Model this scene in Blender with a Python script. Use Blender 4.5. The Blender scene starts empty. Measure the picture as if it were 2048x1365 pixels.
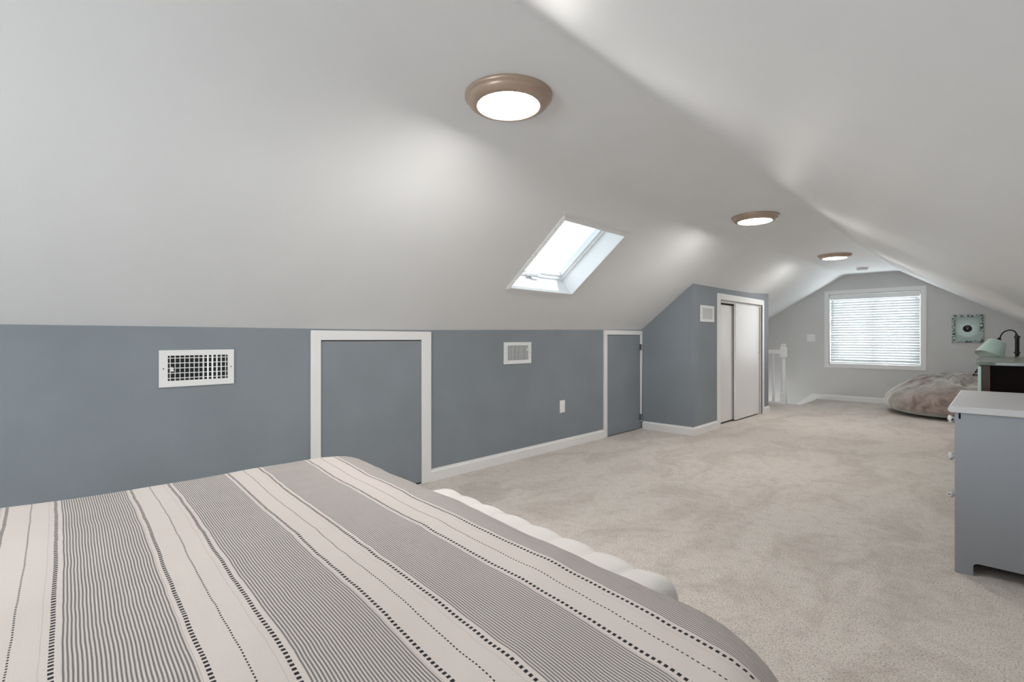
import bpy, bmesh, math, random
from mathutils import Vector, Matrix, noise
PI = math.pi
C = bpy.context.scene.collection
sc = bpy.context.scene

# ------------------------------------------------------------------ camera
CAM_H = 1.05
TH = math.atan(976.0 / 1000.0)
cam_d = bpy.data.cameras.new('camera')
cam = bpy.data.objects.new('camera', cam_d)
C.objects.link(cam)
cam.location = (0, 0, CAM_H)
cam.rotation_euler = (PI / 2, 0, TH)
cam_d.sensor_width = 36
cam_d.lens = 36 * 1000.0 / 2048.0
cam_d.shift_y = -5.0 / 2048.0
cam_d.clip_start = 0.02
sc.camera = cam

# ------------------------------------------------------------------ view / world
sc.view_settings.view_transform = 'Standard'
sc.view_settings.look = 'None'
sc.view_settings.exposure = 2.0
sc.view_settings.gamma = 1.0
sc.view_settings.use_curve_mapping = False
sc.cycles.max_bounces = 14
sc.cycles.diffuse_bounces = 9
sc.cycles.transparent_max_bounces = 16
sc.cycles.caustics_reflective = False
sc.cycles.caustics_refractive = False
sc.cycles.sample_clamp_indirect = 6

w = bpy.data.worlds.new('daylight_sky')
sc.world = w
w.use_nodes = True
bg = w.node_tree.nodes['Background']
bg.inputs[0].default_value = (0.84, 0.93, 1.0, 1)
bg.inputs[1].default_value = 0.5


def area(name, loc, direction, sx, sy, power, col, spread=PI):
    d = bpy.data.lights.new(name, 'AREA')
    d.shape = 'RECTANGLE'
    d.size = sx
    d.size_y = sy
    d.energy = power
    d.color = col
    d.spread = spread
    o = bpy.data.objects.new(name, d)
    C.objects.link(o)
    o.location = loc
    o.rotation_euler = Vector(direction).to_track_quat('-Z', 'Y').to_euler()
    return o


# daylight at the far gable window; the skylight takes the sky and the sun itself
area('far_window_daylight', (-1.48, 10.35, 1.17), (0, -1, 0), 1.3, 1.2, 12, (0.97, 0.99, 1.0))
# unseen fill light added in the stairwell to brighten the far end
area('stairwell_fill_light', (-3.28, 9.40, -0.38), (1, 0.0, 0.9), 0.4, 0.8, 2.2, (0.95, 0.98, 1.0))
area('rear_fill_light', (-0.92, -2.7, 0.96), (-0.12, 1, 0), 1.1, 0.95, 23, (0.93, 0.97, 1.0))  # fill light added outside the made-up rear window
sun_d = bpy.data.lights.new('sun', 'SUN')
sun_d.energy = 2.2
sun_d.angle = math.radians(0.6)
sun = bpy.data.objects.new('sun', sun_d)
C.objects.link(sun)
sun.rotation_euler = Vector((-0.55, -0.18, -0.83)).to_track_quat('-Z', 'Y').to_euler()
LAMP_EMIT = 29.0


# ------------------------------------------------------------------ materials
def new_mat(name):
    m = bpy.data.materials.new(name)
    m.use_nodes = True
    nt = m.node_tree
    return m, nt, nt.nodes['Principled BSDF']


def N(nt, kind, **kw):
    n = nt.nodes.new(kind)
    for k, v in kw.items():
        setattr(n, k, v)
    return n


def paint(name, col, rough=0.6, bump=0.05, bscale=60, var=0.03, metal=0.0, spec=0.5, vscale=3.0):
    """painted / plain surface: slight tone variation and a fine bump"""
    m, nt, p = new_mat(name)
    p.inputs['Roughness'].default_value = rough
    p.inputs['Metallic'].default_value = metal
    p.inputs['Specular IOR Level'].default_value = spec
    tc = N(nt, 'ShaderNodeTexCoord')
    n1 = N(nt, 'ShaderNodeTexNoise')
    n1.inputs['Scale'].default_value = vscale
    n1.inputs['Detail'].default_value = 4
    nt.links.new(tc.outputs['Object'], n1.inputs['Vector'])
    r = N(nt, 'ShaderNodeValToRGB')
    r.color_ramp.elements[0].position = 0.3
    r.color_ramp.elements[1].position = 0.7
    r.color_ramp.elements[0].color = tuple(c * (1 - var) for c in col) + (1,)
    r.color_ramp.elements[1].color = tuple(min(1, c * (1 + var)) for c in col) + (1,)
    nt.links.new(n1.outputs['Fac'], r.inputs['Fac'])
    nt.links.new(r.outputs['Color'], p.inputs['Base Color'])
    if bump:
        n2 = N(nt, 'ShaderNodeTexNoise')
        n2.inputs['Scale'].default_value = bscale
        n2.inputs['Detail'].default_value = 3
        nt.links.new(tc.outputs['Object'], n2.inputs['Vector'])
        b = N(nt, 'ShaderNodeBump')
        b.inputs['Strength'].default_value = bump
        b.inputs['Distance'].default_value = 0.01
        nt.links.new(n2.outputs['Fac'], b.inputs['Height'])
        nt.links.new(b.outputs['Normal'], p.inputs['Normal'])
    return m


M = {}
M['ceiling'] = paint('ceiling_white', (0.80, 0.805, 0.815), 0.55, 0.04, 3.5, 0.012, spec=0.3)
M['blue'] = paint('slate_blue_wall', (0.235, 0.262, 0.290), 0.62, 0.06, 45, 0.05, spec=0.3)
M['grey'] = paint('far_wall_grey', (0.62, 0.62, 0.615), 0.65, 0.05, 45, 0.02, spec=0.3)
M['trim'] = paint('white_trim', (0.80, 0.79, 0.79), 0.35, 0.02, 30, 0.01)
M['door'] = paint('white_gloss_door', (0.78, 0.77, 0.775), 0.22, 0.02, 12, 0.015)
M['vinyl'] = paint('white_vinyl', (0.82, 0.83, 0.84), 0.35, 0, 10, 0.01)
M['plate'] = paint('white_plate', (0.83, 0.83, 0.82), 0.3, 0, 10, 0.005)
M['vent'] = paint('vent_enamel', (0.80, 0.80, 0.80), 0.35, 0, 10, 0.01)
M['dark'] = paint('duct_dark', (0.012, 0.012, 0.013), 0.8, 0, 10, 0.05)
M['hinge'] = paint('hinge_dark', (0.10, 0.115, 0.13), 0.5, 0, 10, 0.02)
M['bronze'] = paint('brushed_bronze', (0.44, 0.335, 0.26), 0.36, 0.02, 20, 0.04, metal=0.35)
M['dresser'] = paint('grey_blue_dresser', (0.28, 0.30, 0.33), 0.42, 0.03, 25, 0.04)
M['dressertop'] = paint('light_grey_dresser_top', (0.54, 0.54, 0.55), 0.35, 0.02, 25, 0.02)
M['black'] = paint('black_metal', (0.012, 0.012, 0.013), 0.38, 0, 10, 0.05)
M['mint'] = paint('mint_paint', (0.50, 0.66, 0.62), 0.35, 0.03, 18, 0.04)
M['minttop'] = paint('grey_green_top', (0.14, 0.17, 0.15), 0.28, 0.03, 18, 0.08)
M['walnut'] = paint('dark_walnut', (0.006, 0.003, 0.003), 0.75, 0.03, 25, 0.3, spec=0.12)
M['walnutpost'] = paint('brown_walnut', (0.045, 0.022, 0.012), 0.5, 0.05, 25, 0.2)
M['bench'] = paint('pale_velvet', (0.64, 0.62, 0.60), 0.8, 0.08, 220, 0.03)
M['mattress'] = paint('mattress_ticking', (0.7, 0.69, 0.67), 0.8, 0.05, 80, 0.02)
M['bedbase'] = paint('bed_base_grey', (0.2, 0.2, 0.21), 0.8, 0.05, 80, 0.03)
M['legwood'] = paint('leg_wood', (0.05, 0.03, 0.02), 0.4, 0.03, 20, 0.1)
M['recess'] = paint('closet_inside', (0.10, 0.10, 0.10), 0.8, 0, 10, 0.02)


def carpet():
    m, nt, p = new_mat('beige_carpet')
    p.inputs['Roughness'].default_value = 0.95
    p.inputs['Specular IOR Level'].default_value = 0.1
    p.inputs['Sheen Weight'].default_value = 0.25
    tc = N(nt, 'ShaderNodeTexCoord')
    # pile lay patches
    mp = N(nt, 'ShaderNodeMapping')
    mp.inputs['Rotation'].default_value = (0, 0, 0.5)
    mp.inputs['Scale'].default_value = (1.3, 0.7, 1)
    nt.links.new(tc.outputs['Object'], mp.inputs['Vector'])
    n1 = N(nt, 'ShaderNodeTexNoise')
    n1.inputs['Scale'].default_value = 2.2
    n1.inputs['Detail'].default_value = 6
    n1.inputs['Roughness'].default_value = 0.62
    n1.inputs['Distortion'].default_value = 0.6
    nt.links.new(mp.outputs[0], n1.inputs['Vector'])
    r1 = N(nt, 'ShaderNodeValToRGB')
    r1.color_ramp.elements[0].position = 0.40
    r1.color_ramp.elements[0].color = (0.63, 0.57, 0.515, 1)
    r1.color_ramp.elements[1].position = 0.53
    r1.color_ramp.elements[1].color = (0.74, 0.68, 0.625, 1)
    nt.links.new(n1.outputs['Fac'], r1.inputs['Fac'])
    # tuft speckle
    n2 = N(nt, 'ShaderNodeTexNoise')
    n2.inputs['Scale'].default_value = 150
    n2.inputs['Detail'].default_value = 3
    n2.inputs['Roughness'].default_value = 0.7
    nt.links.new(tc.outputs['Object'], n2.inputs['Vector'])
    r2 = N(nt, 'ShaderNodeValToRGB')
    r2.color_ramp.elements[0].position = 0.37
    r2.color_ramp.elements[0].color = (0.42, 0.40, 0.39, 1)
    r2.color_ramp.elements[1].position = 0.50
    r2.color_ramp.elements[1].color = (1, 1, 1, 1)
    nt.links.new(n2.outputs['Fac'], r2.inputs['Fac'])
    mx = N(nt, 'ShaderNodeMix', data_type='RGBA', blend_type='MULTIPLY')
    mx.inputs[0].default_value = 0.85
    nt.links.new(r1.outputs[0], mx.inputs[6])
    nt.links.new(r2.outputs[0], mx.inputs[7])
    # mid-size tufts for bump
    n3 = N(nt, 'ShaderNodeTexNoise')
    n3.inputs['Scale'].default_value = 38
    n3.inputs['Detail'].default_value = 5
    nt.links.new(tc.outputs['Object'], n3.inputs['Vector'])
    n4 = N(nt, 'ShaderNodeTexNoise')
    n4.inputs['Scale'].default_value = 17
    n4.inputs['Detail'].default_value = 4
    nt.links.new(tc.outputs['Object'], n4.inputs['Vector'])
    r4 = N(nt, 'ShaderNodeValToRGB')
    r4.color_ramp.elements[0].position = 0.30
    r4.color_ramp.elements[0].color = (0.80, 0.79, 0.78, 1)
    r4.color_ramp.elements[1].position = 0.52
    r4.color_ramp.elements[1].color = (1, 1, 1, 1)
    nt.links.new(n4.outputs['Fac'], r4.inputs['Fac'])
    mx2 = N(nt, 'ShaderNodeMix', data_type='RGBA', blend_type='MULTIPLY')
    mx2.inputs[0].default_value = 0.6
    nt.links.new(mx.outputs[2], mx2.inputs[6])
    nt.links.new(r4.outputs[0], mx2.inputs[7])
    nt.links.new(mx2.outputs[2], p.inputs['Base Color'])
    ad = N(nt, 'ShaderNodeMath', operation='ADD')
    nt.links.new(n2.outputs['Fac'], ad.inputs[0])
    nt.links.new(n3.outputs['Fac'], ad.inputs[1])
    b = N(nt, 'ShaderNodeBump')
    b.inputs['Strength'].default_value = 0.6
    b.inputs['Distance'].default_value = 0.012
    nt.links.new(ad.outputs[0], b.inputs['Height'])
    nt.links.new(b.outputs['Normal'], p.inputs['Normal'])
    return m


M['carpet'] = carpet()


def coverlet_mat():
    """woven bedspread: UV.x runs along the stripes (m), UV.y across them (m)"""
    m, nt, p = new_mat('striped_bedspread')
    p.inputs['Roughness'].default_value = 0.9
    p.inputs['Specular IOR Level'].default_value = 0.15
    p.inputs['Sheen Weight'].default_value = 0.08
    L = nt.links.new
    uv = N(nt, 'ShaderNodeUVMap')
    sep = N(nt, 'ShaderNodeSeparateXYZ')
    L(uv.outputs[0], sep.inputs[0])

    def math_(op, a, b=None, c=None):
        n = N(nt, 'ShaderNodeMath', operation=op)
        for i, x in enumerate((a, b, c)):
            if x is None:
                continue
            if isinstance(x, (int, float)):
                n.inputs[i].default_value = x
            else:
                L(x, n.inputs[i])
        return n.outputs[0]
    # a little waviness of the woven threads
    nz = N(nt, 'ShaderNodeTexNoise')
    nz.inputs['Scale'].default_value = 9
    nz.inputs['Detail'].default_value = 2
    L(uv.outputs[0], nz.inputs['Vector'])
    wob = math_('MULTIPLY', math_('SUBTRACT', nz.outputs['Fac'], 0.5), 0.005)
    U = sep.outputs[0]
    V = math_('ADD', sep.outputs[1], wob)
    PER = 0.244
    q = math_('MODULO', math_('ADD', V, PER * 40 - 0.012), PER)        # 0 at the first border of a cream band

    def band(x, lo, hi, soft=0.0004):
        a = N(nt, 'ShaderNodeMapRange')
        a.inputs[1].default_value = lo - soft
        a.inputs[2].default_value = lo + soft
        L(x, a.inputs[0])
        b = N(nt, 'ShaderNodeMapRange')
        b.inputs[1].default_value = hi - soft
        b.inputs[2].default_value = hi + soft
        L(x, b.inputs[0])
        return math_('SUBTRACT', a.outputs[0], b.outputs[0])

    def dashes(period, duty):
        f = math_('MODULO', math_('ADD', U, 50.0), period)
        return band(f, period * 0.1, period * (0.1 + duty), period * 0.05)
    bw = 0.0062
    CB = 0.088
    b1 = band(q, 0.0, bw)
    b2 = band(q, CB, CB + bw)
    mid = band(q, CB / 2 + 0.001, CB / 2 + 0.0036)
    d1 = dashes(0.0098, 0.56)
    d2 = dashes(0.0078, 0.5)
    dark = math_('ADD', math_('MULTIPLY', math_('ADD', b1, b2), d1), math_('MULTIPLY', mid, d2))
    grey_zone = band(q, CB + bw + 0.006, PER - 0.006)
    edge1 = band(q, CB - 0.010, CB - 0.0085)
    fr = math_('MULTIPLY', math_('ADD', math_('SINE', math_('MULTIPLY', q, 2 * PI / 0.00485)), 1.0), 0.5)
    fr = math_('POWER', fr, 1.15)
    fine = math_('MULTIPLY', fr, grey_zone)
    # colours
    n2 = N(nt, 'ShaderNodeTexNoise')
    n2.inputs['Scale'].default_value = 500
    L(uv.outputs[0], n2.inputs['Vector'])
    cream = N(nt, 'ShaderNodeMix', data_type='RGBA')
    L(n2.outputs['Fac'], cream.inputs[0])
    cream.inputs[6].default_value = (0.56, 0.505, 0.475, 1)
    cream.inputs[7].default_value = (0.61, 0.553, 0.522, 1)
    c1 = N(nt, 'ShaderNodeMix', data_type='RGBA')
    L(math_('MULTIPLY', fine, 0.93), c1.inputs[0])
    L(cream.outputs[2], c1.inputs[6])
    c1.inputs[7].default_value = (0.085, 0.085, 0.092, 1)
    c2 = N(nt, 'ShaderNodeMix', data_type='RGBA')
    L(math_('MULTIPLY', edge1, 0.18), c2.inputs[0])
    L(c1.outputs[2], c2.inputs[6])
    c2.inputs[7].default_value = (0.1, 0.1, 0.11, 1)
    c3 = N(nt, 'ShaderNodeMix', data_type='RGBA')
    L(dark, c3.inputs[0])
    c3.clamp_factor = True
    L(c2.outputs[2], c3.inputs[6])
    c3.inputs[7].default_value = (0.012, 0.012, 0.016, 1)
    L(c3.outputs[2], p.inputs['Base Color'])
    b = N(nt, 'ShaderNodeBump')
    b.inputs['Strength'].default_value = 0.35
    b.inputs['Distance'].default_value = 0.002
    L(math_('ADD', math_('MULTIPLY', fine, 0.6), math_('MULTIPLY', n2.outputs['Fac'], 0.4)), b.inputs['Height'])
    L(b.outputs['Normal'], p.inputs['Normal'])
    return m


M['coverlet'] = coverlet_mat()


def glass_mat():
    m, nt, p = new_mat('window_glass')
    nt.nodes.remove(p)
    out = nt.nodes['Material Output']
    tr = N(nt, 'ShaderNodeBsdfTransparent')
    tr.inputs[0].default_value = (0.95, 0.98, 0.98, 1)
    gl = N(nt, 'ShaderNodeBsdfGlossy')
    gl.inputs['Roughness'].default_value = 0.02
    fr = N(nt, 'ShaderNodeLayerWeight')
    fr.inputs[0].default_value = 0.25
    mr = N(nt, 'ShaderNodeMath', operation='MULTIPLY')
    mr.inputs[1].default_value = 0.35
    nt.links.new(fr.outputs['Facing'], mr.inputs[0])
    mx = N(nt, 'ShaderNodeMixShader')
    nt.links.new(mr.outputs[0], mx.inputs[0])
    nt.links.new(tr.outputs[0], mx.inputs[1])
    nt.links.new(gl.outputs[0], mx.inputs[2])
    nt.links.new(mx.outputs[0], out.inputs[0])
    return m


M['glass'] = glass_mat()


def slat_mat():
    m, nt, p = new_mat('translucent_slat')
    out = nt.nodes['Material Output']
    p.inputs['Base Color'].default_value = (0.84, 0.86, 0.87, 1)
    p.inputs['Roughness'].default_value = 0.45
    t = N(nt, 'ShaderNodeBsdfTranslucent')
    t.inputs[0].default_value = (0.80, 0.84, 0.86, 1)
    n = N(nt, 'ShaderNodeTexNoise')
    n.inputs['Scale'].default_value = 3
    mr = N(nt, 'ShaderNodeMapRange')
    mr.inputs[3].default_value = 0.10
    mr.inputs[4].default_value = 0.17
    mx = N(nt, 'ShaderNodeMixShader')
    nt.links.new(n.outputs['Fac'], mr.inputs[0])
    nt.links.new(mr.outputs[0], mx.inputs[0])
    nt.links.new(p.outputs[0], mx.inputs[1])
    nt.links.new(t.outputs[0], mx.inputs[2])
    nt.links.new(mx.outputs[0], out.inputs[0])
    return m


M['slat'] = slat_mat()


def emit_mat(name, col, s):
    m, nt, p = new_mat(name)
    p.inputs['Base Color'].default_value = (0.9, 0.88, 0.85, 1)
    p.inputs['Emission Color'].default_value = col + (1,)
    p.inputs['Emission Strength'].default_value = s
    n = N(nt, 'ShaderNodeTexNoise')
    n.inputs['Scale'].default_value = 4
    mr = N(nt, 'ShaderNodeMapRange')
    mr.inputs[3].default_value = 0.28
    mr.inputs[4].default_value = 0.36
    nt.links.new(n.outputs['Fac'], mr.inputs[0])
    nt.links.new(mr.outputs[0], p.inputs['Roughness'])
    return m


M['lamp'] = emit_mat('lamp_diffuser', (1.0, 0.965, 0.92), LAMP_EMIT)


def blotch(name, cols, scale, rough=0.4, detail=4, pos=(0.4, 0.6), dist=0.0, bump=0.0, sheen=0.0):
    m, nt, p = new_mat(name)
    tc = N(nt, 'ShaderNodeTexCoord')
    n = N(nt, 'ShaderNodeTexNoise')
    n.inputs['Scale'].default_value = scale
    n.inputs['Detail'].default_value = detail
    n.inputs['Distortion'].default_value = dist
    nt.links.new(tc.outputs['Object'], n.inputs['Vector'])
    r = N(nt, 'ShaderNodeValToRGB')
    r.color_ramp.elements[0].position = pos[0]
    r.color_ramp.elements[1].position = pos[1]
    r.color_ramp.elements[0].color = cols[0] + (1,)
    r.color_ramp.elements[1].color = cols[1] + (1,)
    nt.links.new(n.outputs['Fac'], r.inputs['Fac'])
    nt.links.new(r.outputs[0], p.inputs['Base Color'])
    p.inputs['Roughness'].default_value = rough
    if sheen:
        p.inputs['Sheen Weight'].default_value = sheen
        p.inputs['Sheen Roughness'].default_value = 0.55
        p.inputs['Sheen Tint'].default_value = (0.86, 0.92, 0.87, 1)
    if bump:
        b = N(nt, 'ShaderNodeBump')
        b.inputs['Strength'].default_value = bump
        b.inputs['Distance'].default_value = 0.02
        nt.links.new(n.outputs['Fac'], b.inputs['Height'])
        nt.links.new(b.outputs['Normal'], p.inputs['Normal'])
    return m


M['knob'] = blotch('crackled_white_knob', ((0.10, 0.09, 0.09), (0.72, 0.70, 0.68)), 70, 0.25, 3, (0.38, 0.46))
M['mintframe'] = blotch('worn_carved_frame', ((0.05, 0.07, 0.07), (0.50, 0.60, 0.58)), 26, 0.35, 4, (0.44, 0.50), 1.5, 0.5)
M['stair'] = blotch('stair_carpet', ((0.20, 0.16, 0.10), (0.30, 0.25, 0.17)), 60, 0.95, 4)
M['bean'] = blotch('suede_beanbag', ((0.13, 0.09, 0.078), (0.30, 0.235, 0.21)), 7, 0.8, 6, (0.36, 0.6), 1.2, 0.12, 1.0)
M['record'] = paint('pale_green_face', (0.42, 0.53, 0.49), 0.25, 0, 10, 0.01)
M['board'] = paint('pale_green_board', (0.40, 0.50, 0.47), 0.4, 0, 10, 0.01)
M['lampshade'] = paint('mint_lampshade', (0.50, 0.66, 0.61), 0.45, 0, 10, 0.02)
M['shadein'] = paint('shade_lining', (0.62, 0.70, 0.62), 0.5, 0, 10, 0.02)
M['ink'] = paint('pale_ink', (0.6, 0.62, 0.6), 0.5, 0, 10, 0.02)


# ------------------------------------------------------------------ mesh helpers
def obj(name, bm, mat, parent=None, smooth=False, bevel=0.0, seg=2, angle=None, world=True):
    me = bpy.data.meshes.new(name)
    bmesh.ops.recalc_face_normals(bm, faces=bm.faces)
    bm.to_mesh(me)
    bm.free()
    o = bpy.data.objects.new(name, me)
    C.objects.link(o)
    mats = mat if isinstance(mat, (list, tuple)) else [mat]
    for mm in mats:
        me.materials.append(mm)
    if smooth:
        for p in me.polygons:
            p.use_smooth = True
    if bevel:
        b = o.modifiers.new('bevel', 'BEVEL')
        b.width = bevel
        b.segments = seg
        b.limit_method = 'ANGLE'
        b.angle_limit = math.radians(35)
        for p in me.polygons:
            p.use_smooth = True
        b.harden_normals = True
    if parent is not None:
        o.parent = parent
        if world:       # mesh written in world coordinates under a parent empty
            o.matrix_parent_inverse = parent_matrix(parent).inverted()
    return o


def parent_matrix(p):
    m = Matrix.LocRotScale(p.location, p.rotation_euler, p.scale)
    if p.parent is not None:
        m = parent_matrix(p.parent) @ p.matrix_parent_inverse @ m
    return m


def thing(name, label, cat, loc=(0, 0, 0), rotz=0.0, group=None, kind=None):
    o = bpy.data.objects.new(name, None)
    C.objects.link(o)
    o.empty_display_size = 0.1
    o.location = loc
    o.rotation_euler = (0, 0, rotz)
    tag(o, label, cat, group, kind)
    return o


def tag(o, label=None, cat=None, group=None, kind=None):
    if label:
        o['label'] = label
    if cat:
        o['category'] = cat
    if group:
        o['group'] = group
    if kind:
        o['kind'] = kind
    return o


def box(bm, a, b):
    x0, y0, z0 = a
    x1, y1, z1 = b
    v = [bm.verts.new(p) for p in ((x0, y0, z0), (x1, y0, z0), (x1, y1, z0), (x0, y1, z0), (x0, y0, z1), (x1, y0, z1), (x1, y1, z1), (x0, y1, z1))]
    for f in ((0, 3, 2, 1), (4, 5, 6, 7), (0, 1, 5, 4), (1, 2, 6, 5), (2, 3, 7, 6), (3, 0, 4, 7)):
        bm.faces.new([v[i] for i in f])
    return v


def rbox(bm, centre, size, rot):
    vs = box(bm, [-s / 2 for s in size], [s / 2 for s in size])
    R = rot if isinstance(rot, Matrix) else Matrix.Rotation(rot, 3, 'Z')
    for v in vs:
        v.co = R @ v.co + Vector(centre)
    return vs


def prism(bm, pts, vec):
    """closed polygon pts (3D) extruded by vec"""
    a = [bm.verts.new(p) for p in pts]
    b = [bm.verts.new(Vector(p) + Vector(vec)) for p in pts]
    bm.faces.new(a)
    bm.faces.new(b[::-1])
    n = len(pts)
    for i in range(n):
        bm.faces.new((a[i], b[i], b[(i + 1) % n], a[(i + 1) % n]))


def lathe(bm, prof, seg=32, mat=None, cap=True, mi=0):
    """prof: list of (r, z); about Z, then transformed by mat"""
    mat = mat or Matrix.Identity(4)
    rings = []
    for r, z in prof:
        if r < 1e-6:
            rings.append([bm.verts.new(mat @ Vector((0, 0, z)))])
        else:
            rings.append([bm.verts.new(mat @ Vector((r * math.cos(2 * PI * k / seg), r * math.sin(2 * PI * k / seg), z))) for k in range(seg)])
    for a, b in zip(rings, rings[1:]):
        for k in range(seg):
            k2 = (k + 1) % seg
            if len(a) == 1 and len(b) == 1:
                continue
            if len(a) == 1:
                f = bm.faces.new((a[0], b[k], b[k2]))
            elif len(b) == 1:
                f = bm.faces.new((a[k], b[0], a[k2]))
            else:
                f = bm.faces.new((a[k], b[k], b[k2], a[k2]))
            f.material_index = mi
    if cap:
        for r_ in (rings[0], rings[-1]):
            if len(r_) > 2:
                bm.faces.new(r_)


def tube(bm, pts, r, seg=10):
    pts = [Vector(p) for p in pts]
    rings = []
    up = Vector((0, 0, 1))
    prev = None
    for i, p in enumerate(pts):
        d = (pts[min(i + 1, len(pts) - 1)] - pts[max(i - 1, 0)]).normalized()
        if prev is None:
            a = d.cross(up)
            if a.length < 1e-3:
                a = d.cross(Vector((1, 0, 0)))
            a.normalize()
        else:
            a = (prev - d * prev.dot(d)).normalized()
        prev = a
        b = d.cross(a)
        rr = r[i] if isinstance(r, (list, tuple)) else r
        rings.append([bm.verts.new(p + (a * math.cos(2 * PI * k / seg) + b * math.sin(2 * PI * k / seg)) * rr) for k in range(seg)])
    for u, v in zip(rings, rings[1:]):
        for k in range(seg):
            bm.faces.new((u[k], v[k], v[(k + 1) % seg], u[(k + 1) % seg]))
    bm.faces.new(rings[0][::-1])
    bm.faces.new(rings[-1])


def B():
    return bmesh.new()


def lerp(a, b, t):
    return a + (b - a) * t


def pw(x, pts):
    if x <= pts[0][0]:
        return pts[0][1]
    for (a, va), (b, vb) in zip(pts, pts[1:]):
        if x <= b:
            return lerp(va, vb, (x - a) / (b - a))
    return pts[-1][1]


# ------------------------------------------------------------------ the room shell
YB, YF = -2.4, 9.95          # rear and far gable walls
XL, XR = -3.0, 0.46
XC = -2.377                   # closet front
YC0, YC1 = 5.24, 7.70
XS = -3.36                    # stairwell outer wall


def knee_top(y):
    return pw(y, [(2.2, 1.112), (4.4, 1.14), (5.24, 1.150), (7.7, 1.15)])


def softmin(a, b, k):
    if k <= 1e-6:
        return min(a, b)
    h = max(0.0, min(1.0, 0.5 + 0.5 * (b - a) / k))
    return lerp(b, a, h) - k * h * (1 - h)


def ceil_z(x, y):
    zt = pw(y, [(3, 2.065), (6, 2.07), (YF, 2.115)])
    xl = pw(y, [(5, -1.845), (YF, -1.869)])
    zk = knee_top(y)
    m_near = (zt - zk) / (xl - XL)
    m = pw(y, [(7.0, m_near), (YF, 0.588)])
    zl = zt + (x - xl) * m
    xr = pw(y, [(3, -1.05), (YF, -1.135)])
    zr = zt - (x - xr) * 0.616
    kl = pw(y, [(1.0, 0.30), (3.0, 0.13), (5.0, 0.035), (YF, 0.01)])
    z = softmin(zl, zt, kl)
    z = softmin(z, zr, 0.012)
    z += 0.006 * noise.noise(Vector((x * 0.9, y * 0.7, 3.1)))
    return z


SK_X0, SK_X1, SK_Y0, SK_Y1 = -2.615, -2.10, 2.65, 3.40


def frange(a, b, step):
    n = max(1, int(round((b - a) / step)))
    return [a + (b - a) * i / n for i in range(n)]


xs = frange(XS - 0.04, SK_X0, 0.08) + frange(SK_X0, SK_X1, 0.06) + frange(SK_X1, -1.55, 0.03) + frange(-1.55, -1.25, 0.06) + frange(-1.25, -0.9, 0.015) + frange(-0.9, XR + 0.04, 0.09) + [XR + 0.04]
ys = frange(YB - 0.04, SK_Y0, 0.15) + frange(SK_Y0, SK_Y1, 0.11) + frange(SK_Y1, YF + 0.03, 0.15) + [YF + 0.03]
bm = B()
V = {}
for j, y in enumerate(ys):
    for i, x in enumerate(xs):
        V[i, j] = bm.verts.new((x, y, ceil_z(x, y)))
for j in range(len(ys) - 1):
    for i in range(len(xs) - 1):
        cx, cy = (xs[i] + xs[i + 1]) / 2, (ys[j] + ys[j + 1]) / 2
        if SK_X0 < cx < SK_X1 and SK_Y0 < cy < SK_Y1:
            continue
        bm.faces.new((V[i, j], V[i, j + 1], V[i + 1, j + 1], V[i + 1, j]))
tag(obj('ceiling', bm, M['ceiling'], smooth=True), kind='structure')

# floor with the stair opening
ST_X, ST_Y = -2.26, 8.86
bm = B()
box(bm, (XS - 0.05, YB - 0.05, -0.2), (XR + 0.05, ST_Y, 0))
box(bm, (ST_X, ST_Y, -0.2), (XR + 0.05, YF + 0.05, 0))
tag(obj('floor', bm, M['carpet']), kind='structure')


def strip_wall(name, x, y0, y1, mat, into, z0=-0.02, top=None):
    """wall parallel to Y at x, top following the ceiling"""
    bm = B()
    n = max(2, int((y1 - y0) / 0.15))
    t = 0.06 * into
    prev = None
    for k in range(n + 1):
        y = lerp(y0, y1, k / n)
        zt = ceil_z(x, y) + 0.012
        cur = [bm.verts.new((x, y, z0)), bm.verts.new((x, y, zt)), bm.verts.new((x + t, y, zt)), bm.verts.new((x + t, y, z0))]
        if prev:
            for a in range(4):
                b_ = (a + 1) % 4
                bm.faces.new((prev[a], prev[b_], cur[b_], cur[a]))
        prev = cur
        if k in (0, n):
            bm.faces.new(cur if k else cur[::-1])
    return tag(obj(name, bm, mat), kind='structure')


strip_wall('wall_left', XL, YB, YC1, M['blue'], -1)
strip_wall('wall_right', XR, YB, YF, M['grey'], 1)
strip_wall('wall_stairwell', XS, YC1, YF + 0.06, M['grey'], -1, z0=-1.8)


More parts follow.
